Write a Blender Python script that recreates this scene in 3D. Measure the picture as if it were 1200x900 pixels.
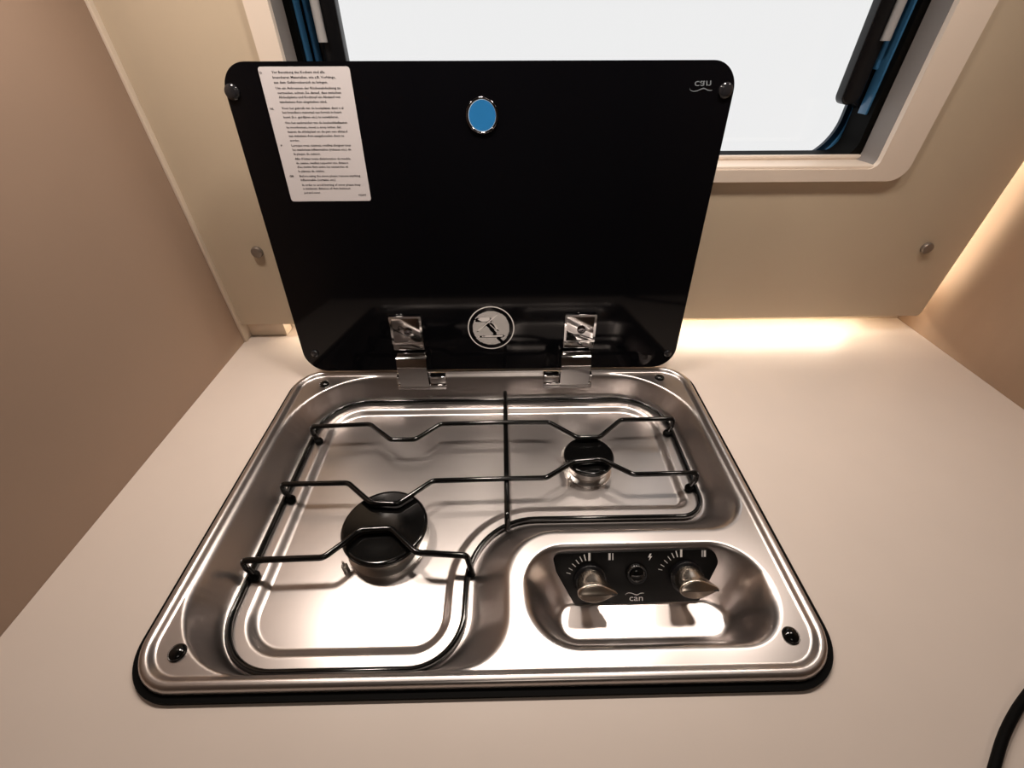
import bpy, bmesh, math, random
import numpy as np
from mathutils import Matrix, Vector

# ------------------------------------------------------------------ clear
for o in list(bpy.data.objects):
    bpy.data.objects.remove(o, do_unlink=True)
scene = bpy.context.scene
COL = scene.collection
PI = math.pi

# ------------------------------------------------------------------ camera
# z = 0 is the top of the worktop, y runs from the cook to the window wall
F_PX, IMG_W, IMG_H, CAM_H = 507.0, 1200.0, 900.0, 0.415
_Y = np.array([588 - 600, 37 - 450, F_PX]); _Y = _Y / np.linalg.norm(_Y)
_X = np.array([1.0, -0.013, 0.0]); _X[2] = -(_X[0]*_Y[0] + _X[1]*_Y[1]) / _Y[2]; _X = _X / np.linalg.norm(_X)
_Z = np.cross(_X, _Y)
CB = np.stack([_X, _Y, _Z], 1)          # world axes in camera space (x right, y down, z forward)
cam_data = bpy.data.cameras.new('camera'); cam = bpy.data.objects.new('camera', cam_data); COL.objects.link(cam)
cam_data.sensor_width = 36.0; cam_data.lens = F_PX / IMG_W * 36.0; cam_data.clip_start = 0.01; cam_data.clip_end = 50
r, d, f = CB[0], CB[1], CB[2]
cam.matrix_world = Matrix(((r[0], -d[0], -f[0], 0), (r[1], -d[1], -f[1], 0), (r[2], -d[2], -f[2], CAM_H), (0, 0, 0, 1)))
scene.camera = cam
vs = scene.view_settings
vs.view_transform = 'Standard'; vs.look = 'None'; vs.gamma = 1.0; vs.use_curve_mapping = False; vs.exposure = 0.25

# ------------------------------------------------------------------ world: white overcast sky
w = bpy.data.worlds.new('overcast'); scene.world = w; w.use_nodes = True
w.node_tree.nodes['Background'].inputs[0].default_value = (1.0, 1.0, 1.0, 1)
w.node_tree.nodes['Background'].inputs[1].default_value = 0.775

# ------------------------------------------------------------------ lamps of the kitchen, and an added fill
def area(name, loc, size, power, col, rot=(0, 0, 0), shape='DISK', size_y=None, spread=PI):
    l = bpy.data.lights.new(name, 'AREA'); l.shape = shape; l.size = size; l.energy = power; l.color = col; l.spread = spread
    if size_y: l.size_y = size_y
    o = bpy.data.objects.new(name, l); COL.objects.link(o); o.location = loc; o.rotation_euler = rot
    return o
WARM = (1.0, 0.87, 0.76)
for lx, lp in ((-0.33, 0.95), (-0.05, 0.98), (0.23, 0.90), (0.51, 0.50)):        # four spots under the overhead lockers
    area('spot_light', (lx, 0.455, 0.676), 0.07, lp, WARM, spread=math.radians(130))
area('fill_light', (0.1, -0.55, 1.06), 0.30, 1.0, WARM)  # unseen fill light, added behind the camera for even ambient

# ------------------------------------------------------------------ pixel -> place
def ray(p):
    return CB.T @ np.array([p[0] - 600.0, p[1] - 450.0, F_PX])
def onz(p, z):
    q = ray(p); t = (z - CAM_H) / q[2]; return Vector((q[0]*t, q[1]*t, z))
def ony(p, y):
    q = ray(p); t = y / q[1]; return Vector((q[0]*t, y, CAM_H + q[2]*t))
LID_Y, LID_Z, LID_A = 0.526, 0.0165, math.radians(7)
def onlid(p):
    q = ray(p); t = math.tan(LID_A)
    s = (LID_Y + (CAM_H - LID_Z)*t) / (q[1] - q[2]*t)
    return Vector((q[0]*s, (CAM_H + q[2]*s - LID_Z) / math.cos(LID_A)))

# ------------------------------------------------------------------ materials
def new_mat(name):
    m = bpy.data.materials.new(name); m.use_nodes = True
    nt = m.node_tree; return m, nt, nt.nodes['Principled BSDF']
def setp(b, col=None, rough=None, metal=None, spec=None, **k):
    if col is not None: b.inputs['Base Color'].default_value = (*col, 1)
    if rough is not None: b.inputs['Roughness'].default_value = rough
    if metal is not None: b.inputs['Metallic'].default_value = metal
    if spec is not None: b.inputs['Specular IOR Level'].default_value = spec
    for n, v in k.items(): b.inputs[n.replace('_', ' ')].default_value = v
def noise(nt, scale, detail=3, vec=None, stretch=None):
    n = nt.nodes.new('ShaderNodeTexNoise'); n.inputs['Scale'].default_value = scale; n.inputs['Detail'].default_value = detail
    tc = nt.nodes.new('ShaderNodeTexCoord'); mp = nt.nodes.new('ShaderNodeMapping')
    if stretch: mp.inputs['Scale'].default_value = stretch
    nt.links.new(tc.outputs['Object'], mp.inputs['Vector']); nt.links.new(mp.outputs['Vector'], n.inputs['Vector'])
    return n
def plain(name, col, rough=0.5, metal=0.0, spec=0.5, var=0.06, scale=30, bump=0.0, bscale=200, stretch=None, **k):
    m, nt, b = new_mat(name); setp(b, col, rough, metal, spec, **k)
    n = noise(nt, scale, 3, stretch=stretch); mix = nt.nodes.new('ShaderNodeMix'); mix.data_type = 'RGBA'
    mix.inputs['A'].default_value = (*[c*(1-var) for c in col], 1); mix.inputs['B'].default_value = (*[min(1, c*(1+var)) for c in col], 1)
    nt.links.new(n.outputs['Fac'], mix.inputs['Factor']); nt.links.new(mix.outputs['Result'], b.inputs['Base Color'])
    if bump > 0:
        n2 = noise(nt, bscale, 2, stretch=stretch); bp = nt.nodes.new('ShaderNodeBump'); bp.inputs['Strength'].default_value = bump; bp.inputs['Distance'].default_value = 0.001
        nt.links.new(n2.outputs['Fac'], bp.inputs['Height']); nt.links.new(bp.outputs['Normal'], b.inputs['Normal'])
    return m
def emis(name, col, s):
    m, nt, b = new_mat(name); setp(b, (0.8, 0.8, 0.8), 0.5); b.inputs['Emission Color'].default_value = (*col, 1); b.inputs['Emission Strength'].default_value = s
    return m
def see_through(name, col, gloss):
    m = bpy.data.materials.new(name); m.use_nodes = True; nt = m.node_tree; nt.nodes.clear()
    out = nt.nodes.new('ShaderNodeOutputMaterial'); t = nt.nodes.new('ShaderNodeBsdfTransparent'); g = nt.nodes.new('ShaderNodeBsdfGlossy'); x = nt.nodes.new('ShaderNodeMixShader')
    t.inputs['Color'].default_value = (*col, 1); g.inputs['Roughness'].default_value = 0.02; x.inputs['Fac'].default_value = gloss
    nt.links.new(t.outputs[0], x.inputs[1]); nt.links.new(g.outputs[0], x.inputs[2]); nt.links.new(x.outputs[0], out.inputs[0])
    return m
M = {}
# brushed steel: fine streaks along x in the roughness and the relief
m, nt, b = new_mat('brushed_steel'); setp(b, (0.56, 0.52, 0.505), 0.31, 1.0)
n = noise(nt, 60, 4, stretch=(1.0, 40.0, 40.0)); mr = nt.nodes.new('ShaderNodeMapRange'); mr.inputs['To Min'].default_value = 0.30; mr.inputs['To Max'].default_value = 0.325
nt.links.new(n.outputs['Fac'], mr.inputs['Value']); nt.links.new(mr.outputs['Result'], b.inputs['Roughness'])
bp = nt.nodes.new('ShaderNodeBump'); bp.inputs['Strength'].default_value = 0.006; bp.inputs['Distance'].default_value = 0.0003
nt.links.new(n.outputs['Fac'], bp.inputs['Height']); nt.links.new(bp.outputs['Normal'], b.inputs['Normal'])
M['steel'] = m
M['worktop'] = plain('worktop_laminate', (0.68, 0.595, 0.535), 0.34, 0, 0.5, 0.03, 14, 0.02, 120)
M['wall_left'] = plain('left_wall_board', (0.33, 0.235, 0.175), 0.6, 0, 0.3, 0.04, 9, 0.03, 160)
M['wall_right'] = plain('right_wall_board', (0.36, 0.25, 0.175), 0.55, 0, 0.3, 0.30, 8, 0.35, 40, (1, 1, 0.35))
M['wall_room'] = plain('room_wall', (0.20, 0.155, 0.125), 0.7, 0, 0.3, 0.05, 5)
M['ceiling'] = plain('ceiling_board', (0.15, 0.13, 0.12), 0.7, 0, 0.3, 0.04, 5)
M['floor'] = plain('floor_vinyl', (0.22, 0.15, 0.10), 0.5, 0, 0.4, 0.2, 8)
M['wall_back'] = plain('back_wall_board', (0.72, 0.62, 0.52), 0.6, 0, 0.3, 0.03, 9)
M['panel'] = plain('panel_board', (0.52, 0.43, 0.32), 0.45, 0, 0.35, 0.04, 11, 0.02, 150)
M['trim'] = plain('trim_cream', (0.72, 0.62, 0.51), 0.45, 0, 0.4, 0.02, 20)
M['frame'] = plain('window_frame_cream', (0.72, 0.62, 0.53), 0.42, 0, 0.45, 0.02, 20)
M['reveal'] = plain('blind_channel_grey', (0.22, 0.20, 0.19), 0.5, 0, 0.4, 0.04, 30)
M['rubber'] = plain('black_rubber', (0.004, 0.004, 0.004), 0.6, 0, 0.05, 0.1, 50)
M['navy'] = plain('border_sky_tint', (0.004, 0.016, 0.035), 0.12, 0, 0.5, 0.1, 20)  # black border with the sky's reflection put into its colour
M['blue'] = plain('sky_glint_blue', (0.045, 0.16, 0.32), 0.2, 0, 0.5, 0.15, 25)  # painted stand-in for sky light refracted in the acrylic edge
M['pane'] = see_through('clear_acrylic', (0.99, 0.99, 0.99), 0.03)
M['blue_pane'] = see_through('blue_tint', (0.17, 0.43, 0.63), 0.01)
M['grey_plastic'] = plain('grey_plastic', (0.38, 0.37, 0.37), 0.35, 0, 0.5, 0.04, 30)
M['black_plastic'] = plain('black_plastic', (0.006, 0.006, 0.007), 0.25, 0, 0.35, 0.1, 40)
M['lid'] = plain('black_glass', (0.0025, 0.0025, 0.0034), 0.07, 0, 0.22, 0.15, 6)
M['enamel'] = plain('black_enamel', (0.003, 0.003, 0.003), 0.10, 0, 0.45, 0.1, 30)
M['chrome'] = plain('chrome', (0.72, 0.71, 0.71), 0.06, 1.0, 0.5, 0.02, 20)
M['dark_chrome'] = plain('dark_chrome', (0.20, 0.19, 0.20), 0.10, 1.0, 0.5, 0.05, 20)
M['alu'] = plain('burner_aluminium', (0.66, 0.63, 0.60), 0.30, 1.0, 0.5, 0.05, 60)
M['nickel'] = plain('knob_nickel', (0.62, 0.54, 0.46), 0.26, 1.0, 0.5, 0.03, 60, 0.03, 300, (1, 1, 12))
M['screw'] = plain('screw_cap_metal', (0.26, 0.22, 0.19), 0.4, 0.6, 0.5, 0.05, 60)
M['bumper'] = plain('clear_bumper', (0.022, 0.022, 0.025), 0.08, 0, 0.6, 0.1, 60, Transmission_Weight=0.3)
M['paper'] = plain('sticker_paper', (0.56, 0.53, 0.54), 0.55, 0, 0.3, 0.01, 20)
M['ink'] = plain('sticker_ink', (0.03, 0.028, 0.03), 0.7, 0, 0.2, 0.05, 20)
M['print'] = plain('white_print', (0.93, 0.92, 0.90), 0.5, 0, 0.3, 0.02, 20)
M['silver_print'] = plain('silver_print', (0.88, 0.85, 0.83), 0.45, 0.0, 0.5, 0.02, 20)
M['faint_print'] = plain('faint_print', (0.16, 0.18, 0.20), 0.5, 0, 0.3, 0.02, 20)
M['plate'] = plain('black_control_plate', (0.005, 0.005, 0.005), 0.35, 0, 0.2, 0.1, 40)
M['ceramic'] = plain('white_ceramic', (0.75, 0.72, 0.68), 0.4, 0, 0.5, 0.03, 40)
M['led'] = emis('led_diffuser', (1.0, 0.87, 0.68), 27.0)

# ------------------------------------------------------------------ helpers
def put(o, parent):
    COL.objects.link(o)
    if parent is not None:
        o.parent = parent; bpy.context.view_layer.update(); o.matrix_parent_inverse = parent.matrix_world.inverted()
    return o
def mesh_obj(name, verts, faces, mat, parent=None, smooth=False, mx=None, angle=None):
    me = bpy.data.meshes.new(name); me.from_pydata([tuple(v) for v in verts], [], faces)
    return finish(name, me, mat, parent, smooth, mx, angle)
def finish(name, me, mat, parent=None, smooth=False, mx=None, angle=None):
    bm = bmesh.new(); bm.from_mesh(me); bmesh.ops.recalc_face_normals(bm, faces=bm.faces[:])
    if mx is not None: bm.transform(mx)
    bm.to_mesh(me); bm.free()
    me.materials.append(M[mat])
    if smooth: me.polygons.foreach_set('use_smooth', [True]*len(me.polygons))
    if angle:
        me.set_sharp_from_angle(angle=math.radians(angle))
    o = bpy.data.objects.new(name, me); return put(o, parent)
def bm_obj(name, bm, mat, parent=None, smooth=False, mx=None, angle=None):
    me = bpy.data.meshes.new(name); bm.to_mesh(me); bm.free(); return finish(name, me, mat, parent, smooth, mx, angle)
def add_box(bm, lo, hi, bev=0.0, seg=2):
    ret = bmesh.ops.create_cube(bm, size=1.0)
    vv = ret['verts']
    for v in vv:
        v.co = Vector([lo[i] + (v.co[i] + 0.5)*(hi[i]-lo[i]) for i in range(3)])
    if bev > 0:
        ee = list({e for v in vv for e in v.link_edges})
        bmesh.ops.bevel(bm, geom=ee, offset=bev, segments=seg, profile=0.5, affect='EDGES')
def box(name, lo, hi, mat, parent=None, bev=0.0, seg=2, mx=None):
    bm = bmesh.new(); add_box(bm, lo, hi, bev, seg)
    return bm_obj(name, bm, mat, parent, bev > 0, mx, 35 if bev > 0 else None)
def round_poly(pts, seg=10, closed=True):
    """pts: (x, y[, z], r) corners -> polyline with filleted corners"""
    n = len(pts); dim = len(pts[0]) - 1; out = []
    for i in range(n):
        p = Vector(pts[i][:dim]); r = pts[i][dim]
        if not closed and i in (0, n-1): out.append(p); continue
        a = Vector(pts[i-1][:dim]); c = Vector(pts[(i+1) % n][:dim])
        u = (a-p).normalized(); v = (c-p).normalized()
        ang = u.angle(v)
        if r <= 0 or ang > PI - 0.01: out.append(p); continue
        t = r / math.tan(ang/2)
        t = min(t, 0.499*(a-p).length, 0.499*(c-p).length); rr = t*math.tan(ang/2)
        cen = p + (u+v).normalized() * (rr / math.sin(ang/2))
        s = p + u*t - cen; e = p + v*t - cen
        om = s.angle(e)
        for k in range(seg+1):
            q = k/seg
            out.append(cen + (s*math.sin((1-q)*om) + e*math.sin(q*om)) / math.sin(om))
    return out
def tube_data(P, r, closed=False, n=10):
    P = [Vector(p) for p in P]; m = len(P); V = []; Fc = []
    T = []
    for i in range(m):
        if closed: t = P[(i+1) % m] - P[i-1]
        else: t = P[min(i+1, m-1)] - P[max(i-1, 0)]
        T.append(t.normalized())
    N = T[0].orthogonal().normalized()
    for i in range(m):
        N = (N - T[i]*N.dot(T[i])).normalized(); Bn = T[i].cross(N)
        for k in range(n):
            a = 2*PI*k/n; V.append(P[i] + (N*math.cos(a) + Bn*math.sin(a))*r)
    for i in range(m if closed else m-1):
        j = (i+1) % m
        off = 0
        if closed and j == 0:
            best = min(range(n), key=lambda s: (V[s]-V[i*n]).length); off = best
        for k in range(n):
            k2 = (k+1) % n
            Fc.append((i*n+k, i*n+k2, j*n+(k2+off) % n, j*n+(k+off) % n))
    if not closed:
        Fc.append(tuple(range(n-1, -1, -1))); Fc.append(tuple(range((m-1)*n, m*n)))
    return V, Fc
def tube(name, P, r, mat, parent=None, closed=False, n=10):
    V, Fc = tube_data(P, r, closed, n); return mesh_obj(name, V, Fc, mat, parent, True, None, 60)
def lathe(name, prof, mat, parent=None, mx=None, n=48, angle=40):
    V = []; Fc = []
    m = len(prof)
    for (r, z) in prof:
        for k in range(n):
            a = 2*PI*k/n; V.append((r*math.cos(a), r*math.sin(a), z))
    for i in range(m-1):
        for k in range(n):
            k2 = (k+1) % n; Fc.append((i*n+k, i*n+k2, (i+1)*n+k2, (i+1)*n+k))
    Fc.append(tuple(range(n-1, -1, -1))); Fc.append(tuple(range((m-1)*n, m*n)))
    return mesh_obj(name, V, Fc, mat, parent, True, mx, angle)
def offset_loop(L, dist):
    n = len(L); out = []
    area2 = sum(L[i][0]*L[(i+1) % n][1] - L[(i+1) % n][0]*L[i][1] for i in range(n)); s = 1 if area2 > 0 else -1
    for i in range(n):
        a, c = Vector(L[i-1]), Vector(L[(i+1) % n]); t = (c-a); nn = Vector((t.y, -t.x)).normalized()*s
        out.append(Vector(L[i]) + nn*dist)
    return out
def prism(name, L, z0, z1, mat, parent=None, bev=0.0, mx=None, holes=()):
    """outline L (2D) extruded z0..z1, top edge rounded by bev"""
    loops = [([Vector(p) for p in L], z0)]
    if bev > 0:
        for k in range(4):
            a = PI/2*k/3; loops.append((offset_loop(L, -bev*(1-math.cos(a))), z1 - bev + bev*math.sin(a)))
    else: loops.append((loops[0][0], z1))
    V = []; Fc = []; n = len(L)
    for (lp, z) in loops: V += [(p.x, p.y, z) for p in lp]
    for i in range(len(loops)-1):
        for k in range(n):
            k2 = (k+1) % n; Fc.append((i*n+k, i*n+k2, (i+1)*n+k2, (i+1)*n+k))
    Fc.append(tuple(range(n-1, -1, -1))); Fc.append(tuple(range((len(loops)-1)*n, len(loops)*n)))
    return mesh_obj(name, V, Fc, mat, parent, True, mx, 40)
def ring_plate(name, outer, inner, z0, z1, mat, parent=None, mx=None, smooth_angle=35):
    """outline with a hole, both 2D loops, extruded"""
    bm = bmesh.new(); tops = []
    for z in (z0, z1):
        es = []; lv = []
        for L in (outer, inner):
            vv = [bm.verts.new((p[0], p[1], z)) for p in L]; lv.append(vv)
            es += [bm.edges.new((vv[i], vv[(i+1) % len(vv)])) for i in range(len(vv))]
        bmesh.ops.triangle_fill(bm, use_beauty=True, edges=es); tops.append(lv)
    for q in range(2):
        a, c = tops[0][q], tops[1][q]; n = len(a)
        for i in range(n): bm.faces.new((a[i], a[(i+1) % n], c[(i+1) % n], c[i]))
    return bm_obj(name, bm, mat, parent, True, mx, smooth_angle)
def rrect(x0, y0, x1, y1, r, seg=8):
    return round_poly([(x0, y0, r), (x1, y0, r), (x1, y1, r), (x0, y1, r)], seg)
def circle(cx, cy, r, n=40):
    return [Vector((cx + r*math.cos(2*PI*k/n), cy + r*math.sin(2*PI*k/n))) for k in range(n)]
def flat(bm, L, z=0.0):
    vv = [bm.verts.new((p[0], p[1], z)) for p in L]; bm.faces.new(vv)
def text_mesh(s, res=2, bold=0.0):
    c = bpy.data.curves.new('txt', 'FONT'); c.body = s; c.size = 1.0; c.offset = bold; c.resolution_u = res; c.align_x = 'LEFT'
    o = bpy.data.objects.new('txt', c); COL.objects.link(o)
    dg = bpy.context.evaluated_depsgraph_get(); me = bpy.data.meshes.new_from_object(o.evaluated_get(dg))
    bpy.data.objects.remove(o, do_unlink=True); bpy.data.curves.remove(c)
    V = [tuple(v.co) for v in me.vertices]; Fc = [tuple(p.vertices) for p in me.polygons]
    bpy.data.meshes.remove(me); return V, Fc
def empty(name, loc, label, cat, group=None):
    o = bpy.data.objects.new(name, None); o.empty_display_size = 0.05; o.location = loc; COL.objects.link(o)
    tag(o, label, cat, group); bpy.context.view_layer.update(); return o
def tag(o, label, cat, group=None):
    o['label'] = label; o['category'] = cat
    if group: o['group'] = group
    return o
def struct(o, label=None):
    o['kind'] = 'structure'
    if label: o['label'] = label
    return o

# ================================================================== SETTING
XL, XR, YB, YF, ZF, ZC = -0.4515, 0.7300, 0.690, -1.45, -0.90, 1.08
struct(box('floor', (XL-.05, YF-.05, ZF-.05), (XR+.05, YB+.05, ZF), 'floor'))
struct(box('ceiling', (XL-.05, YF-.05, ZC), (XR+.05, YB+.05, ZC+.04), 'ceiling'))
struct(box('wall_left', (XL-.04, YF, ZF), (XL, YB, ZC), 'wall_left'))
struct(box('wall_front', (XL-.04, YF-.05, ZF), (XR+.04, YF, ZC), 'wall_room'))
# right wall: a board that bows gently towards the room
ny = 24; V = []; Fc = []
for i in range(ny+1):
    y = YF + (YB-YF)*i/ny
    for (x, z) in ((XR, ZF), (XR, ZC), (XR+.04, ZC), (XR+.04, ZF)): V.append((x, y, z))
for i in range(ny):
    for k in range(4): Fc.append((i*4+k, i*4+(k+1) % 4, (i+1)*4+(k+1) % 4, (i+1)*4+k))
Fc += [(0, 1, 2, 3), (ny*4+3, ny*4+2, ny*4+1, ny*4)]
struct(mesh_obj('wall_right', V, Fc, 'wall_right'))
# window measures
WX0, WX1, WZ0, WZ1 = -0.281, 0.5525, 0.2535, 0.640          # outside of the cream surround
IX0, IX1, IZ0, IZ1 = -0.254, 0.5085, 0.2690, 0.615          # clear opening of the surround
R_X = Matrix(((1, 0, 0, 0), (0, 0, 1, 0), (0, 1, 0, 0), (0, 0, 0, 1)))   # 2D (x, z) drawn in the wall plane, height -> y
struct(ring_plate('wall_back', [(XL, ZF), (XR, ZF), (XR, ZC), (XL, ZC)], rrect(IX0-.012, IZ0-.006, IX1+.012, IZ1+.012, 0.02), YB, YB+.03, 'wall_back', None, R_X))
struct(box('trim_1', (XL, 0.633, 0.0005), (XL+.0045, YB, ZC), 'trim', None, 0.0008))
# underside of the overhead lockers that carry the two spots
struct(box('overhead_locker', (XL+.002, 0.40, 0.68), (XR-.002, YB-.002, ZC), 'ceiling', None, 0.006))

# ------------------------------------------------------------------ window
win = ring_plate('window_1', rrect(WX0, WZ0, WX1, WZ1, 0.022), rrect(IX0, IZ0, IX1, IZ1, 0.012), 0.6315, 0.6395, 'frame', None, R_X)
struct(win, 'cream plastic window surround on the beige panel')
# reveal: sides go back to the seal, the sill rises a little
def reveal(name, inset0, inset1, y0, y1, mat, rz=0.012):
    A = rrect(IX0+inset0, IZ0+inset0, IX1-inset0, IZ1-inset0, rz); Bq = rrect(IX0+inset1, IZ0+inset1+0.003, IX1-inset1, IZ1-inset1, rz)
    n = len(A); V = [(p.x, y0, p.y) for p in A] + [(p.x, y1, p.y) for p in Bq]
    O = offset_loop(A, 0.003); O2 = offset_loop(Bq, 0.003)
    V += [(p.x, y0, p.y) for p in O] + [(p.x, y1, p.y) for p in O2]
    Fc = []
    for i in range(n):
        j = (i+1) % n
        Fc += [(i, j, n+j, n+i), (2*n+i, 2*n+j, 3*n+j, 3*n+i), (i, j, 2*n+j, 2*n+i), (n+i, n+j, 3*n+j, 3*n+i)]
    return mesh_obj(name, V, Fc, mat, win, True, None, 35)
reveal('blind_channel', 0.0, 0.0, 0.6400, 0.674, 'reveal')
box('window_sill', (IX0, 0.634, IZ0-.003), (IX1, 0.676, IZ0+.004), 'frame', win, 0.002)
box('sill_lip', (IX0, 0.670, IZ0+.0035), (IX1, 0.678, IZ0+.0095), 'frame', win, 0.002)
# outer pane: dark printed border, tinted for reflected sky, with large corner radius and clear acrylic
PX0, PX1, PZ0, PZ1 = -0.222, 0.497, 0.262, 0.60
ring_plate('pane_border', rrect(IX0-.05, IZ0-.05, IX1+.05, IZ1+.05, 0.03), rrect(PX0, PZ0, PX1, PZ1, 0.055, 14), 0.728, 0.734, 'navy', win, R_X)
ring_plate('sky_glint_ring', rrect(PX0-.024, PZ0-.024, PX1+.024, PZ1+.024, 0.07, 14), rrect(PX0-.008, PZ0-.008, PX1+.008, PZ1+.008, 0.06, 14), 0.724, 0.7279, 'blue', win, R_X)  # coloured ring imitating sky light caught in the pane edge
ring_plate('seal_rim', rrect(IX0-.010, IZ0-.005, IX1+.010, IZ1+.010, 0.02), rrect(IX0+.006, IZ0+.006, IX1-.006, IZ1-.006, 0.02), 0.679, 0.722, 'rubber', win, R_X)
box('pane', (IX0-.05, 0.7345, IZ0-.05), (IX1+.05, 0.7375, IZ1+.05), 'pane', win)
# the two window stays
def stay(x, s):
    L = round_poly([(x-.013*s, 0.640, 0.004), (x-.013*s, 0.334, 0.012), (x+.013*s, 0.338, 0.012), (x+.013*s, 0.640, 0.004)], 6)
    prism('window_stay', L, -0.708, -0.692, 'black_plastic', win, 0.003, R_X @ Matrix.Scale(-1, 4, (0, 0, 1)))
    L = round_poly([(x+.004*s, 0.640, 0.002), (x+.004*s, 0.345, 0.01), (x+.040*s, 0.322, 0.006), (x+.040*s, 0.640, 0.002)], 6)
    prism('stay_bracket', L, -0.722, -0.7085, 'black_plastic', win, 0.002, R_X @ Matrix.Scale(-1, 4, (0, 0, 1)))
    tube('stay_rod', [(x+.010*s, 0.689, 0.405), (x+.010*s, 0.689, 0.64)], 0.0055, 'grey_plastic', win)
    tube('sky_glint_rod', [(x+.026*s, 0.706, 0.375), (x+.026*s, 0.706, 0.64)], 0.0045, 'blue', win)  # added rod, its colour stands for sky light beside the stay
stay(0.474, 1); stay(-0.212, -1)
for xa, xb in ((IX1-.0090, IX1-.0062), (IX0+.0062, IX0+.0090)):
    box('sky_glint_strip', (xa, 0.688, 0.325), (xb, 0.705, 0.60), 'blue', win, 0.0006)  # added strips painting refracted sky light along the rubber rim

# ------------------------------------------------------------------ worktop, panel, LED strips
HOLE = rrect(-0.3075, 0.1220, 0.2680, 0.5300, 0.03)
wt = ring_plate('worktop', [(XL+.0003, 0.015), (XR-.0003, 0.015), (XR-.0003, YB-.0003), (XL+.0003, YB-.0003)], HOLE, -0.030, 0.0, 'worktop')
tag(wt, 'glossy pinkish beige worktop around the gas hob', 'worktop')
PYF, PYK = 0.640, 0.652
pan_out = round_poly([(XL+.0048, 0.031, 0.0), (0.7135, 0.0335, 0.007), (0.7135, 0.679, 0.004), (XL+.0048, 0.679, 0.0)], 6)
panel = ring_plate('splashback_panel', pan_out, rrect(IX0-.004, IZ0-.004, IX1+.004, IZ1+.004, 0.012), PYF, PYK, 'panel', None, R_X)
tag(panel, 'beige splashback board with a window opening behind the hob', 'panel')
box('spacer_block', (XL+.0048, PYK+.001, 0.0005), (-0.385, 0.676, 0.05), 'trim', panel, 0.001)
for p in ((302, 295), (1085, 290)):
    c = ony(p, PYF)
    lathe('screw_cap', [(0.0084, 0.0), (0.0084, 0.0040), (0.0074, 0.0056), (0.004, 0.0063), (0.0005, 0.0064)], 'screw', panel, Matrix.Translation(c) @ Matrix.Rotation(PI/2, 4, 'X'), 24)
def led(name, lo, hi, lo2, hi2, label):
    h = box(name, lo, hi, 'trim', None, 0.001); tag(h, label, 'light strip', 'warm strips behind the panel')
    box('diffuser', lo2, hi2, 'led', h)
led('led_strip', (-0.36, 0.684, 0.038), (0.645, 0.6895, 0.050), (-0.358, 0.681, 0.039), (0.643, 0.6838, 0.049), 'warm light strip glowing under the lower edge of the splashback')
led('led_strip', (0.694, 0.684, 0.070), (0.706, 0.6895, 0.64), (0.695, 0.681, 0.072), (0.705, 0.6838, 0.638), 'warm light strip glowing behind the upright edge of the splashback')

# ================================================================== GAS HOB
HX0, HX1, HY0, HY1 = -0.3153, 0.2760, 0.1152, 0.5365
HC = Vector(((HX0+HX1)/2, (HY0+HY1)/2, 0.0))
hob = empty('gas_hob', HC, 'brushed steel two-burner gas hob with its black glass lid open', 'gas hob')
Z_RIM, Z_LAND, Z_LEDGE, Z_PAN, Z_DISH = 0.012, 0.007, -0.0275, -0.0342, -0.0465
OUT = rrect(HX0, HY0, HX1, HY1, 0.043, 16)
UP = round_poly([(-0.304, 0.1275, 0.085), (0.004, 0.1275, 0.045), (0.004, 0.2515, 0.045), (0.2645, 0.2515, 0.050), (0.2645, 0.5250, 0.118), (-0.304, 0.5250, 0.118)], 16)
INNER = round_poly([(-0.2705, 0.1390, 0.058), (-0.0435, 0.1390, 0.048), (-0.0435, 0.2900, 0.085), (0.2330, 0.2900, 0.030), (0.2330, 0.5005, 0.066), (-0.2705, 0.5005, 0.062)], 16)
DUP = round_poly([(0.0115, 0.1400, 0.052), (0.2520, 0.1400, 0.052), (0.2520, 0.2400, 0.048), (0.0115, 0.2400, 0.044)], 14)
DLO = round_poly([(0.054, 0.1700, 0.014), (0.214, 0.1700, 0.014), (0.214, 0.2015, 0.014), (0.054, 0.2015, 0.014)], 8)

def sdf(P, L):
    L = np.array([(p[0], p[1]) for p in L]); x, y = P[:, 0], P[:, 1]
    best = np.full(len(P), 1e9); ins = np.zeros(len(P), bool); n = len(L)
    for i in range(n):
        a, c = L[i], L[(i+1) % n]; e = c-a; el = e @ e
        if el < 1e-14: continue
        t = np.clip(((x-a[0])*e[0] + (y-a[1])*e[1]) / el, 0, 1)
        dx = x - a[0] - t*e[0]; dy = y - a[1] - t*e[1]; best = np.minimum(best, dx*dx + dy*dy)
        if a[1] != c[1]:
            cr = ((a[1] > y) != (c[1] > y)) & (x < (c[0]-a[0])*(y-a[1])/(c[1]-a[1]) + a[0]); ins ^= cr
    dd = np.sqrt(best); return np.where(ins, -dd, dd)
def soft(t, a=0.2):
    t = np.clip(t, 0, 1)
    return np.where(t < a, t*t/(2*a*(1-a)), np.where(t > 1-a, 1-(1-t)**2/(2*a*(1-a)), (t-a/2)/(1-a)))
def sst(t):
    t = np.clip(t, 0, 1); return t*t*(3-2*t)
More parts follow.
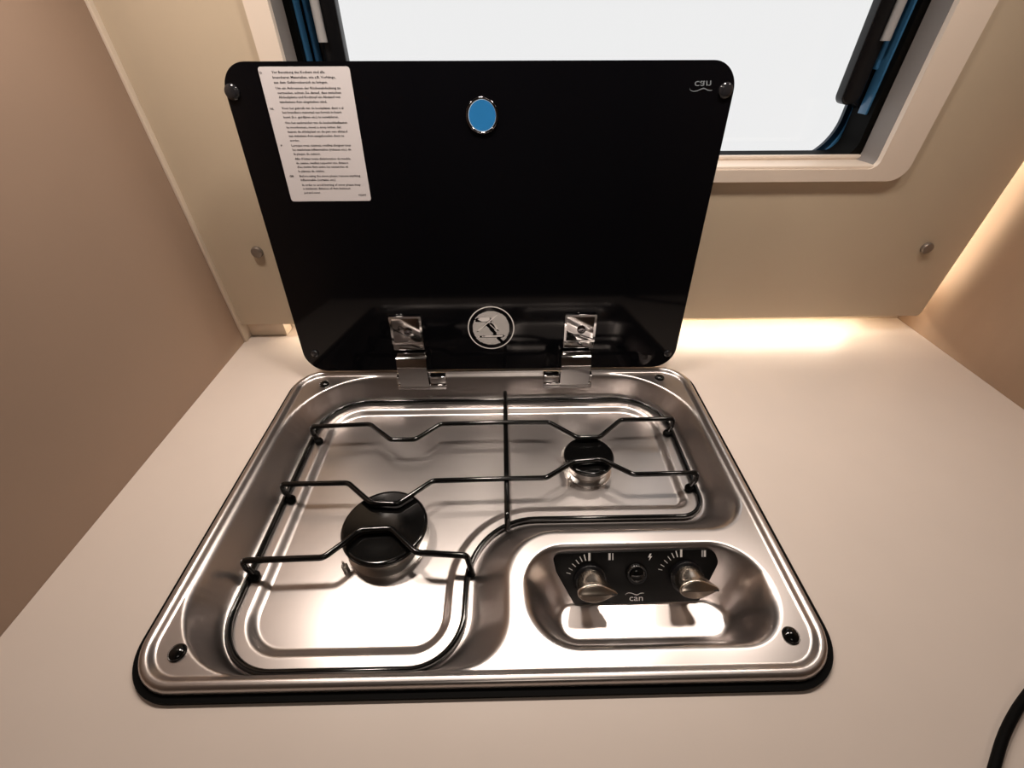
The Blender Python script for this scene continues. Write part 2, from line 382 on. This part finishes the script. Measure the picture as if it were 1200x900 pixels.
def tray_height(P):
    d0 = -sdf(P, OUT); z = np.full(len(P), Z_LAND)
    rim = np.where(d0 < 0.0045, 0.003 + (Z_RIM-0.003)*np.sqrt(np.clip(1-(1-np.clip(d0/0.0045, 0, 1))**2, 0, 1)),
                   Z_RIM - (Z_RIM-Z_LAND)*sst((d0-0.0078)/0.0048))
    z = np.where(d0 < 0.0128, rim, z)
    du, di = sdf(P, UP), sdf(P, INNER) - 0.0045
    t = np.maximum(di, 0) / (np.maximum(di, 0) + np.maximum(-du, 0) + 1e-9)
    zb = Z_LEDGE + (Z_LAND-Z_LEDGE)*soft(t, 0.22) - (Z_LEDGE-Z_PAN)*sst((-di-0.0175)/0.0100)
    # a low bead between wall and ledge
    zb = zb + 0.0012*np.exp(-((di-0.001)/0.0022)**2)*0
    z = np.where(du < 0, zb, z)
    dU, dL = sdf(P, DUP), sdf(P, DLO)
    t = np.maximum(dL, 0) / (np.maximum(dL, 0) + np.maximum(-dU, 0) + 1e-9)
    z = np.where(dU < 0, Z_DISH + (Z_LAND-Z_DISH)*soft(t, np.interp(P[:, 1], [0.186, 0.206], [0.34, 0.12])), z)
    return z
ST = 0.00125
gx = np.arange(HX0-ST, HX1+2*ST, ST); gy = np.arange(HY0-ST, HY1+2*ST, ST)
GX, GY = np.meshgrid(gx, gy); P = np.stack([GX.ravel(), GY.ravel()], 1)
# snap outside points to the rounded outline
cx0, cx1, cy0, cy1, rr = HX0+0.043, HX1-0.043, HY0+0.043, HY1-0.043, 0.043
qx, qy = np.clip(P[:, 0], cx0, cx1), np.clip(P[:, 1], cy0, cy1)
vx, vy = P[:, 0]-qx, P[:, 1]-qy; ln = np.hypot(vx, vy); outm = ln > rr - ST*0.35
keepv = ln < rr + ST*1.2
sc = np.where(outm, (rr-1e-6)/np.maximum(ln, 1e-9), 1.0); P = np.stack([qx+vx*sc, qy+vy*sc], 1)
Zt = tray_height(P); Zt = np.where(outm, 0.003, Zt)
nx, nyy = len(gx), len(gy)
idx = np.arange(nx*nyy).reshape(nyy, nx)
quads = np.stack([idx[:-1, :-1], idx[:-1, 1:], idx[1:, 1:], idx[1:, :-1]], -1).reshape(-1, 4)
quads = quads[(~outm[quads]).any(1)]
used = np.unique(quads); remap = np.full(nx*nyy, -1); remap[used] = np.arange(len(used)); quads = remap[quads]
VV = np.stack([P[used, 0], P[used, 1], Zt[used]], 1)
me = bpy.data.meshes.new('tray'); me.vertices.add(len(VV)); me.vertices.foreach_set('co', VV.astype(np.float32).ravel())
me.loops.add(quads.size); me.loops.foreach_set('vertex_index', quads.astype(np.int32).ravel())
me.polygons.add(len(quads)); me.polygons.foreach_set('loop_start', np.arange(0, quads.size, 4, dtype=np.int32))
me.update(calc_edges=True); me.validate()
me.polygons.foreach_set('use_smooth', [True]*len(me.polygons)); me.materials.append(M['steel'])
tray = put(bpy.data.objects.new('tray', me), hob)
ring_plate('gasket', offset_loop(OUT, 0.0050), offset_loop(OUT, -0.0068), 0.0, 0.0042, 'rubber', hob)
for (x, y) in ((-0.2815, 0.1455), (-0.2715, 0.5055), (0.2325, 0.5105), (0.2445, 0.1490)):
    lathe('rubber_bumper', [(0.0072, 0.0), (0.0072, 0.0016), (0.0064, 0.0034), (0.0042, 0.0046), (0.0008, 0.0050)], 'enamel', tray, Matrix.Translation((x, y, 0.0066)), 24)

# ------------------------------------------------------------------ burners
def burner(x, y, r, zt):
    base = lathe('burner', [(r*0.55, Z_PAN-0.002), (r*0.98, Z_PAN), (r*0.98, Z_PAN+.003), (r*0.90, Z_PAN+.0045), (r*0.78, Z_PAN+.006), (r*0.78, zt-.0195), (r*0.87, zt-.0185), (r*0.88, zt-.0170), (r*0.88, zt-.0068), (r*0.86, zt-.0062)], 'alu', hob, Matrix.Translation((x, y, 0)), 64)
    lathe('burner_cap', [(r*0.90, zt-.0064), (r*0.985, zt-.0062), (r, zt-.0046), (r*0.995, zt-.0026), (r*0.965, zt-.0010), (r*0.93, zt-.0006), (r*0.90, zt-.0007), (r*0.6, zt-.0001), (r*0.25, zt+.0003), (r*0.02, zt+.0004)], 'enamel', base, Matrix.Translation((x, y, 0)), 72)
    bm = bmesh.new(); n = int(r*900)
    for k in range(n):      # flame slots around the head
        a = 2*PI*k/n; mx = Matrix.Translation((x, y, 0)) @ Matrix.Rotation(a, 4, 'Z')
        b0 = len(bm.verts); add_box(bm, (r*0.84, -0.0004, zt-.0092), (r*0.883, 0.0004, zt-.0070)); bm.verts.ensure_lookup_table()
        for v in bm.verts[b0:]: v.co = mx @ v.co
    o = bm_obj('flame_slots', bm, 'black_plastic', base)
    for a in (2.45, 3.9):   # electrode and flame sensor beside the head
        q = Vector((x + r*1.12*math.cos(a), y + r*1.12*math.sin(a), 0))
        lathe('electrode', [(0.0034, Z_PAN), (0.0034, Z_PAN+.009), (0.0022, Z_PAN+.011), (0.0012, Z_PAN+.012), (0.0012, zt-.012)], 'ceramic' if a < 3 else 'alu', base, Matrix.Translation(q), 16)
    return base
burner(-0.1365, 0.2740, 0.0470, -0.0055)
burner(0.1050, 0.3715, 0.0322, -0.0055)

# ------------------------------------------------------------------ control plate in the dish
PT0, PT1 = Vector((0, 0.2365, 0.0068)), Vector((0, 0.2040, -0.0425))      # top and bottom of the sloping plate
pu = Vector((1, 0, 0)); pv = (PT0-PT1).normalized(); pn = pu.cross(pv)
if pn.z < 0: pn = -pn
def plate_uv(p):
    q = Vector(ray(p)); o = Vector((0, 0, CAM_H)); s = (PT1-o).dot(pn) / q.dot(pn); h = o + q*s - PT1
    return Vector((h.dot(pu), h.dot(pv)))
MP = Matrix(((pu.x, pv.x, pn.x, PT1.x), (pu.y, pv.y, pn.y, PT1.y), (pu.z, pv.z, pn.z, PT1.z), (0, 0, 0, 1)))
zp = lambda X, Y: plate_uv((630 + X/5.217, 630 + Y/5.217))
cl = [(225, 408, .004), (88, 165, .010), (100, 95, .012), (1075, 66, .012), (1105, 150, .010), (985, 385, .004)]
L = round_poly([(*zp(X, Y), r_) for X, Y, r_ in cl], 7)
plate = prism('control_panel', L, -0.0012, 0.0010, 'plate', hob, 0.0004, MP)
ZP = 0.0010
def knob(X, Y):
    c = zp(X, Y); mx = MP @ Matrix.Translation((c.x, c.y, ZP))
    lathe('knob_skirt', [(0.0172, 0.0), (0.0172, 0.0035), (0.0155, 0.0055), (0.0140, 0.006)], 'black_plastic', plate, mx, 40)
    # round shank lofted into a leaf shaped grip with a centre ridge, pointing to the right
    n = 56; V = []; Fc = []
    def leaf(a):
        ca, sa = math.cos(a), math.sin(a)
        x = 0.0165*ca + (0.0058*max(0, ca)**6); y = 0.0098*sa*(1 - 0.25*max(0, ca)**2); return x, y
    secs = [(0.004, 0.0), (0.008, 0.02), (0.012, 0.22), (0.016, 0.55), (0.0195, 0.86), (0.0220, 1.0), (0.0240, 1.0)]
    for z, t_ in secs:
        for k in range(n):
            a = 2*PI*k/n; lx, ly = leaf(a); V.append((0.0142*math.cos(a)*(1-t_) + lx*t_, 0.0142*math.sin(a)*(1-t_) + ly*t_, z))
    for fr, dz in ((0.94, 0.0010), (0.80, 0.0018), (0.45, 0.0021), (0.18, 0.0034), (0.02, 0.0038)):
        for k in range(n):
            a = 2*PI*k/n; lx, ly = leaf(a); V.append((lx*(0.985 if fr < 0.9 else 0.99)*(1 - 0.02*(1-fr)), ly*fr, 0.0240 + dz*(1-0.35*abs(math.cos(a))**3)))
    m_ = len(V)//n
    for i in range(m_-1):
        for k in range(n): Fc.append((i*n+k, i*n+(k+1) % n, (i+1)*n+(k+1) % n, (i+1)*n+k))
    Fc.append(tuple(range(n-1, -1, -1)))
    mesh_obj('knob', V, Fc, 'nickel', plate, True, mx, 50)
    box('pointer_mark', (0.0160, -0.0007, 0.0250), (0.0212, 0.0007, 0.0272), 'black_plastic', plate, 0.0002, 1, mx)
KL, KR = (318, 255), (905, 232)
knob(*KL); knob(*KR)
c = zp(600, 212)
lathe('ignition_button', [(0.0112, 0.0), (0.0112, 0.003), (0.0100, 0.0045), (0.0085, 0.0045), (0.0082, 0.0032), (0.0076, 0.0032), (0.0074, 0.0062), (0.0060, 0.0074), (0.0005, 0.0078)], 'enamel', plate, MP @ Matrix.Translation((c.x, c.y, ZP)), 36)
def bar2(bm, a, c, wd, z):
    a, c = Vector(a), Vector(c); n_ = (c-a).normalized(); n_ = Vector((-n_.y, n_.x))*wd/2
    flat(bm, [a-n_, c-n_, c+n_, a+n_], z)
ZI = ZP + 0.0002
def zbar(a, c, wd):
    bm = bmesh.new(); bar2(bm, zp(*a), zp(*c), wd, ZI); bm_obj('scale_mark', bm, 'print', plate, False, MP)
for dx, dy in ((0, 0), (560, -22)):
    ticks = [((175, 211), (200, 217), .0006), ((190, 183), (212, 196), .0006), ((211, 156), (232, 175), .0007), ((233, 133), (252, 157), .0008), ((257, 113), (272, 143), .0009), ((283, 100), (293, 138), .0011), ((315, 90), (315, 138), .0022)]
    for a, c, wd in ticks: zbar((a[0]+dx, a[1]+dy), (c[0]+dx, c[1]+dy), wd)
for x0 in (438, 1019): zbar((x0, 92 if x0 < 500 else 74), (x0, 134 if x0 < 500 else 114), .0022)
for x0 in (458, 1003): zbar((x0, 92 if x0 < 500 else 74), (x0, 134 if x0 < 500 else 114), .0009)
bm = bmesh.new(); flat(bm, [zp(*q) for q in [(684, 94), (672, 118), (683, 118), (678, 138), (699, 110), (687, 110), (694, 94)]], ZI)
bm_obj('ignition_flash', bm, 'print', plate, False, MP)
def logo(bm, T, flip):
    """lower-case can with a swoosh over it; T maps unit coordinates (x 0..1, y 0..1) to 2D"""
    V, Fc = text_mesh('can', 4)
    xs = [v[0] for v in V]; ys = [v[1] for v in V]; wx = max(xs)-min(xs); hy = max(ys)-min(ys)
    vv = [bm.verts.new((*T(0.22 + 0.72*(v[0]-min(xs))/wx, 0.02 + 0.46*(v[1]-min(ys))/hy), 0)) for v in V]
    for fc in Fc:
        try: bm.faces.new([vv[i] for i in fc])
        except ValueError: pass
    A = [(0.02, 0.62), (0.0, 0.74), (0.06, 0.86), (0.18, 0.94), (0.34, 0.90), (0.50, 0.76), (0.60, 0.70), (0.68, 0.74), (0.80, 0.88), (0.93, 0.92), (1.0, 0.88)]
    Wd = [0.03, 0.05, 0.06, 0.07, 0.08, 0.10, 0.11, 0.10, 0.09, 0.07, 0.03]
    for i in range(len(A)-1):
        a, c = A[i], A[i+1]
        q = [(a[0], a[1]-Wd[i]/2), (c[0], c[1]-Wd[i+1]/2), (c[0], c[1]+Wd[i+1]/2), (a[0], a[1]+Wd[i]/2)]
        bm.faces.new([bm.verts.new((*T(*p), 0)) for p in q])
bm = bmesh.new()
c0, c1, c2 = zp(535, 384), zp(648, 384), zp(535, 330)
logo(bm, lambda a, c: c0 + (c1-c0)*a + (c2-c0)*c, False)
bm_obj('printed_logo', bm, 'print', plate, False, MP @ Matrix.Translation((0, 0, ZI)))

# ------------------------------------------------------------------ glass lid, standing open 7 degrees past upright
ML = Matrix.Translation((0, LID_Y, LID_Z)) @ Matrix.Rotation(PI/2 - LID_A, 4, 'X')     # 2D (x, v up the lid) -> lid front face, +z towards the cook
HOLEC = onlid((565, 135.5)); HR = 0.0155
lid_out = round_poly([(-0.2995, 0.0, 0.032), (0.2545, 0.0, 0.032), (0.2545, 0.3775, 0.028), (-0.3000, 0.3775, 0.028)], 12)
lid = ring_plate('lid', lid_out, circle(HOLEC.x, HOLEC.y, HR, 48), -0.005, 0.0, 'lid', hob, ML)
lid['label'] = 'black glass lid with sticker and round warning print'
prism('finger_hole_pane', circle(HOLEC.x, HOLEC.y, HR-.0003, 48), -0.0035, -0.0025, 'blue_pane', lid, 0, ML)
tube('finger_hole_ring', [ML @ Vector((HOLEC.x + (HR+.0012)*math.cos(2*PI*k/56), HOLEC.y + (HR+.0012)*math.sin(2*PI*k/56), 0.0012)) for k in range(56)], 0.0014, 'dark_chrome', lid, True)
for p, rb in (((272.5, 108), 0.0078), ((850, 106), 0.0078), ((369, 414), 0.0055), ((782, 414), 0.0055)):
    c = onlid(p)
    lathe('lid_bumper', [(rb, 0.0), (rb, 0.0016), (rb*0.9, 0.0026), (rb*0.62, 0.0034), (rb*0.3, 0.0037), (rb*0.05, 0.0038)], 'bumper', lid, ML @ Matrix.Translation((c.x, c.y, 0)), 28)
# sticker with four languages of small print
SL = round_poly([(-0.2585, 0.2395, 0.003), (-0.1605, 0.2405, 0.003), (-0.1632, 0.3737, 0.003), (-0.2585, 0.3722, 0.003)], 5)
SX0, SX1, SY0, SY1 = -0.2590, -0.1622, 0.2400, 0.3730
st = prism('sticker', rrect(SX0, SY0, SX1, SY1, 0.003, 5), 0.0, 0.0003, 'paper', lid, 0, ML)
st['label'] = 'white safety sticker with small print'
lines = [(100, 55, 440, 'Vor Benutzung des Kochers sind alle'), (108, 88, 510, 'brennbaren Materialien, wie z.B. Vorhänge,'), (115, 120, 460, 'aus dem Gefahrenbereich zu bringen.'),
 (127, 157, 540, 'Um ein Anbrennen der Küchenabdeckung zu'), (138, 187, 545, 'vermeiden, achten Sie darauf, dass zwischen'), (147, 215, 540, 'Abdeckplatte und Kochtopf ein Abstand von'), (153, 245, 455, 'mindestens 4cm eingehalten wird.'),
 (165, 285, 560, 'Voor het gebruik van de kookplaten dient u al'), (170, 312, 548, 'het brandbare materiaal van fornuis in buurt'), (177, 342, 530, 'komt (b.v. gordijnen etc.) te verwijderen.'),
 (187, 378, 585, 'Om het aanbranden van de keukenbladkasten'), (195, 407, 545, 'te voorkomen, moet u erop letten dat'), (203, 435, 585, 'tussen de afdekplaat en de pan een afstand'), (210, 462, 565, 'van minstens 4cm aangehouden dient te'), (218, 490, 280, 'worden.'),
 (228, 523, 608, 'Lorsque vous cuisinez, veuillez éloigner tous'), (235, 550, 610, 'les matériaux inflammables (rideaux etc.) de'), (243, 577, 415, 'la plaque de cuisson.'),
 (250, 608, 605, 'Afin d’éviter toute détérioration du meuble'), (258, 635, 592, 'de cuisine, veuillez respecter une distance'), (265, 660, 590, 'd’au moins 4cm entre les casseroles et'), (272, 687, 440, 'le plateau de cuisine.'),
 (280, 718, 668, 'Before using the stove please remove anything'), (287, 743, 510, 'inflammable (curtains etc.)'),
 (297, 775, 670, 'In order to avoid burning of cover please keep'), (303, 798, 605, 'a minimum distance of 4cm between'), (310, 824, 415, 'pot and cover.'),
 (25, 58, 40, 'D'), (92, 288, 116, 'NL'), (160, 523, 170, 'F'), (215, 718, 243, 'GB'), (655, 838, 705, '902065')]
bm = bmesh.new()
sp = lambda X, Y: onlid((300 + X/5.457, 75 + Y/5.454))
for (x0, yc, x1, s) in lines:
    V, Fc = text_mesh(s, 1, 0.018); a = sp(x0, yc); c = sp(x1, yc)
    xs = [v[0] for v in V]; wx = max(xs)-min(xs); hgt = 0.0022 if len(s) > 7 else 0.0019
    k = (c.x-a.x)/wx
    vv = [bm.verts.new((a.x + (v[0]-min(xs))*k, a.y - 0.0007 + v[1]*hgt/0.70, 0.0)) for v in V]
    for fc in Fc:
        try: bm.faces.new([vv[i] for i in fc])
        except ValueError: pass
bm_obj('sticker_text', bm, 'ink', lid, False, ML @ Matrix.Translation((0, 0, 0.00045)))
# logo printed on the outer face, so it reads upside down from here
a0, a1, a2 = onlid((808, 95)), onlid((835, 94)), onlid((808, 108))
bm = bmesh.new(); logo(bm, lambda a, c: a0 + (a1-a0)*a + (a2-a0)*c, True)
bm_obj('printed_logo', bm, 'faint_print', lid, False, ML @ Matrix.Translation((0, 0, 0.0003)))
# round warning print: ring, dotted field, pot under a bar
WC = onlid((575.5, 384.5)); WR = 0.0335
W = lambda X, Y: Vector((WC.x + (X-548)/328*WR, WC.y - (Y-410)/290*WR))
bm = bmesh.new(); n = 72
for k in range(n):
    a0_, a1_ = 2*PI*k/n, 2*PI*(k+1)/n
    flat(bm, [(WC.x+WR*f_*math.cos(t_), WC.y+WR*f_*math.sin(t_)) for f_, t_ in ((0.955, a0_), (1.0, a0_), (1.0, a1_), (0.955, a1_))])
def seg_d(p, a, c):
    e = c-a; t = max(0, min(1, (p-a).dot(e)/e.dot(e))); return (p-a-e*t).length
blk = [(W(505, 365), W(600, 480), 0.0036), (W(650, 545), W(720, 625), 0.0036), (W(640, 225), W(360, 450), 0.0016), (W(400, 525), W(720, 520), 0.0024), (W(360, 300), W(540, 300), 0.0040), (W(540, 340), W(650, 440), 0.0012)]
stp = 0.00205; kk = int(WR/stp)+1
for i in range(-kk*2, kk*2+1):
    for j in range(-kk*2, kk*2+1):
        x, y = i*stp/2*1.0, j*stp/2*1.0
        if (i+j) % 2: continue
        if math.hypot(x, y) > WR*0.79: continue
        p = Vector((WC.x+x, WC.y+y))
        if any(seg_d(p, a, c) < wd*0.72 for a, c, wd in blk): continue
        q = 0.00082; flat(bm, [p+Vector((-q, 0)), p+Vector((0, -q)), p+Vector((q, 0)), p+Vector((0, q))])
bar2(bm, W(640, 228), W(365, 445), 0.0016, 0); bar2(bm, W(465, 522), W(712, 518), 0.0022, 0)
flat(bm, [W(365, 290), W(400, 268), W(520, 262), W(540, 290), W(500, 318), W(420, 320)])
flat(bm, [W(580, 345), W(620, 360), W(650, 420), W(620, 430)])
for X in (372, 425, 455): flat(bm, [W(X-14, 532), W(X+14, 532), W(X, 512)])
bm_obj('warning_print', bm, 'silver_print', lid, False, ML @ Matrix.Translation((0, 0, 0.0003)))

# hinges
def hinge(px, s):
    # s = +1: foot reaches further towards +x
    c = onlid((px, 387)); x = c.x
    t = ML @ Matrix.Translation((x, 0, 0))
    h = prism('hinge', rrect(-.0225, 0.036, .0225, 0.0890, 0.0015, 3), 0.0, 0.0042, 'chrome', lid, 0.0012, t)
    ring_plate('hinge_border', rrect(-.0225, 0.046, .0225, 0.0890, 0.0015, 3), rrect(-.0195, 0.049, .0195, 0.0860, 0.001, 3), 0.0042, 0.0052, 'chrome', lid, t)
    lathe('hinge_screw', [(0.0062, 0.0), (0.0062, 0.0012), (0.0050, 0.0018), (0.0022, 0.0018), (0.0018, 0.0004), (0.0002, 0.0004)], 'dark_chrome', lid, t @ Matrix.Translation((0.002, 0.066, 0.0042)), 24)
    # knuckle block bending over the hinge pin
    xk = x + 0.0045*s
    prof = round_poly([(0.5245, -0.006, .001), (0.5060, -0.006, .002), (0.5045, 0.036, .006), (0.5110, 0.0490, .005), (0.5290, 0.0500, .001)], 6)
    V = []; n_ = len(prof)
    for xx in (xk-.0215, xk+.0215): V += [(xx, p.x, p.y) for p in prof]
    Fc = [tuple(range(n_)), tuple(range(2*n_-1, n_-1, -1))] + [(i, (i+1) % n_, n_+(i+1) % n_, n_+i) for i in range(n_)]
    mesh_obj('hinge_knuckle', V, Fc, 'chrome', hob, True, None, 30)
    xa, xb = (xk-.0275, xk+.0465) if s > 0 else (xk-.0465, xk+.0275)
    bm = bmesh.new()
    add_box(bm, (xa, 0.5075, -0.008), (xb, 0.5235, 0.001), 0.0015); add_box(bm, (xa, 0.5095, -0.002), (xk-.0222, 0.5235, 0.0145), 0.002); add_box(bm, (xk+.0222, 0.5095, -0.002), (xb, 0.5235, 0.0145), 0.002)
    bm_obj('hinge_foot', bm, 'chrome', hob, True, None, 35)
    tube('hinge_pin', [(xa+.002, 0.5165, 0.010), (xb-.002, 0.5165, 0.010)], 0.0030, 'dark_chrome', hob)
hinge(477, 1); hinge(679, -1)

# ================================================================== PAN SUPPORT (lifts off the hob)
ZW, ZFR, RW = 0.0012, -0.0242, 0.0032
ps = empty('pan_support', (HC.x, HC.y, ZFR-RW), 'black wire pan support lying in the steel hob over both burners', 'pan support')
tube('frame_wire', [(p.x, p.y, ZFR) for p in INNER], RW, 'enamel', ps, True, 10)
def pts(L, z): return [onz(p, z) for p in L]
def bar(L, left=True, right=True, rightdrop=None):
    q = pts(L, ZW); out = []
    if left: out.append((q[0].x+.004, q[0].y-.003, ZFR, 0)); out.append((q[0].x-.0015, q[0].y, ZFR+.012, 0.006))
    out.append((*q[0], 0.005))
    for p in q[1:-1]: out.append((*p, 0.012))
    out.append((*q[-1], 0.005))
    if right: out.append((q[-1].x+.0015, q[-1].y, ZFR+.012, 0.006)); out.append((q[-1].x-.004, q[-1].y-.003, ZFR, 0))
    if not right and rightdrop: out.append((*rightdrop, 0))
    P = round_poly(out, 6, False); tube('crossbar', P, RW, 'enamel', ps, False, 10)
    feet = ([out[0]] if left else []) + ([out[-1]] if right else [])
    for ft in feet:
        lathe('rubber_foot', [(0.0030, -0.0060+.003), (0.0050, -0.0022), (0.0056, 0.0006), (0.0046, 0.0034), (0.0020, 0.0048)], 'rubber', ps, Matrix.Translation((ft[0], ft[1], ZFR)), 20)
bar([(365, 500), (434, 497), (458, 515.5), (487, 515), (516, 497), (592, 495), (644, 495), (677, 513), (703, 512), (727, 492), (789, 490.5)])
bar([(330, 567.5), (408, 566), (434, 589), (466, 590.5), (507, 563.5), (594, 561), (640, 560), (672, 541), (704, 538), (742, 556), (817, 554)])
bar([(284, 657), (379, 653.5), (403, 636), (421, 621), (458, 619), (488, 647.5), (547, 651)], True, False, (*onz((554, 674), ZFR).xy, ZFR))
x0 = onz((592, 470), -0.003).x; x1 = onz((594.5, 622), -0.003).x
P = round_poly([(x0, 0.5000, ZFR+.002, 0), (x0, 0.4965, ZW-.0048, 0.006), (x1, 0.2790, ZW-.0048, 0.006), (x1, 0.2765, ZFR+.002, 0)], 6, False)
tube('crossbar', P, RW, 'enamel', ps, False, 10)

# ================================================================== black cord at the edge of the worktop
cp = [onz(p, 0.0045) for p in ((1150, 985), (1158, 930), (1166, 896), (1178, 858), (1198, 822), (1225, 792), (1262, 775), (1310, 770))]
def catmull(P, k=8):
    out = []; P = [P[0]] + P + [P[-1]]
    for i in range(1, len(P)-2):
        for j in range(k):
            t = j/k; a, b_, c, d_ = P[i-1], P[i], P[i+1], P[i+2]
            out.append(0.5*((2*b_) + (c-a)*t + (2*a-5*b_+4*c-d_)*t*t + (3*b_-a-3*c+d_)*t**3))
    out.append(P[-2]); return out
co = tube('power_cord', catmull(cp), 0.0032, 'rubber', None, False, 12)
tag(co, 'black cord curving over the worktop corner away from the hob', 'cord')
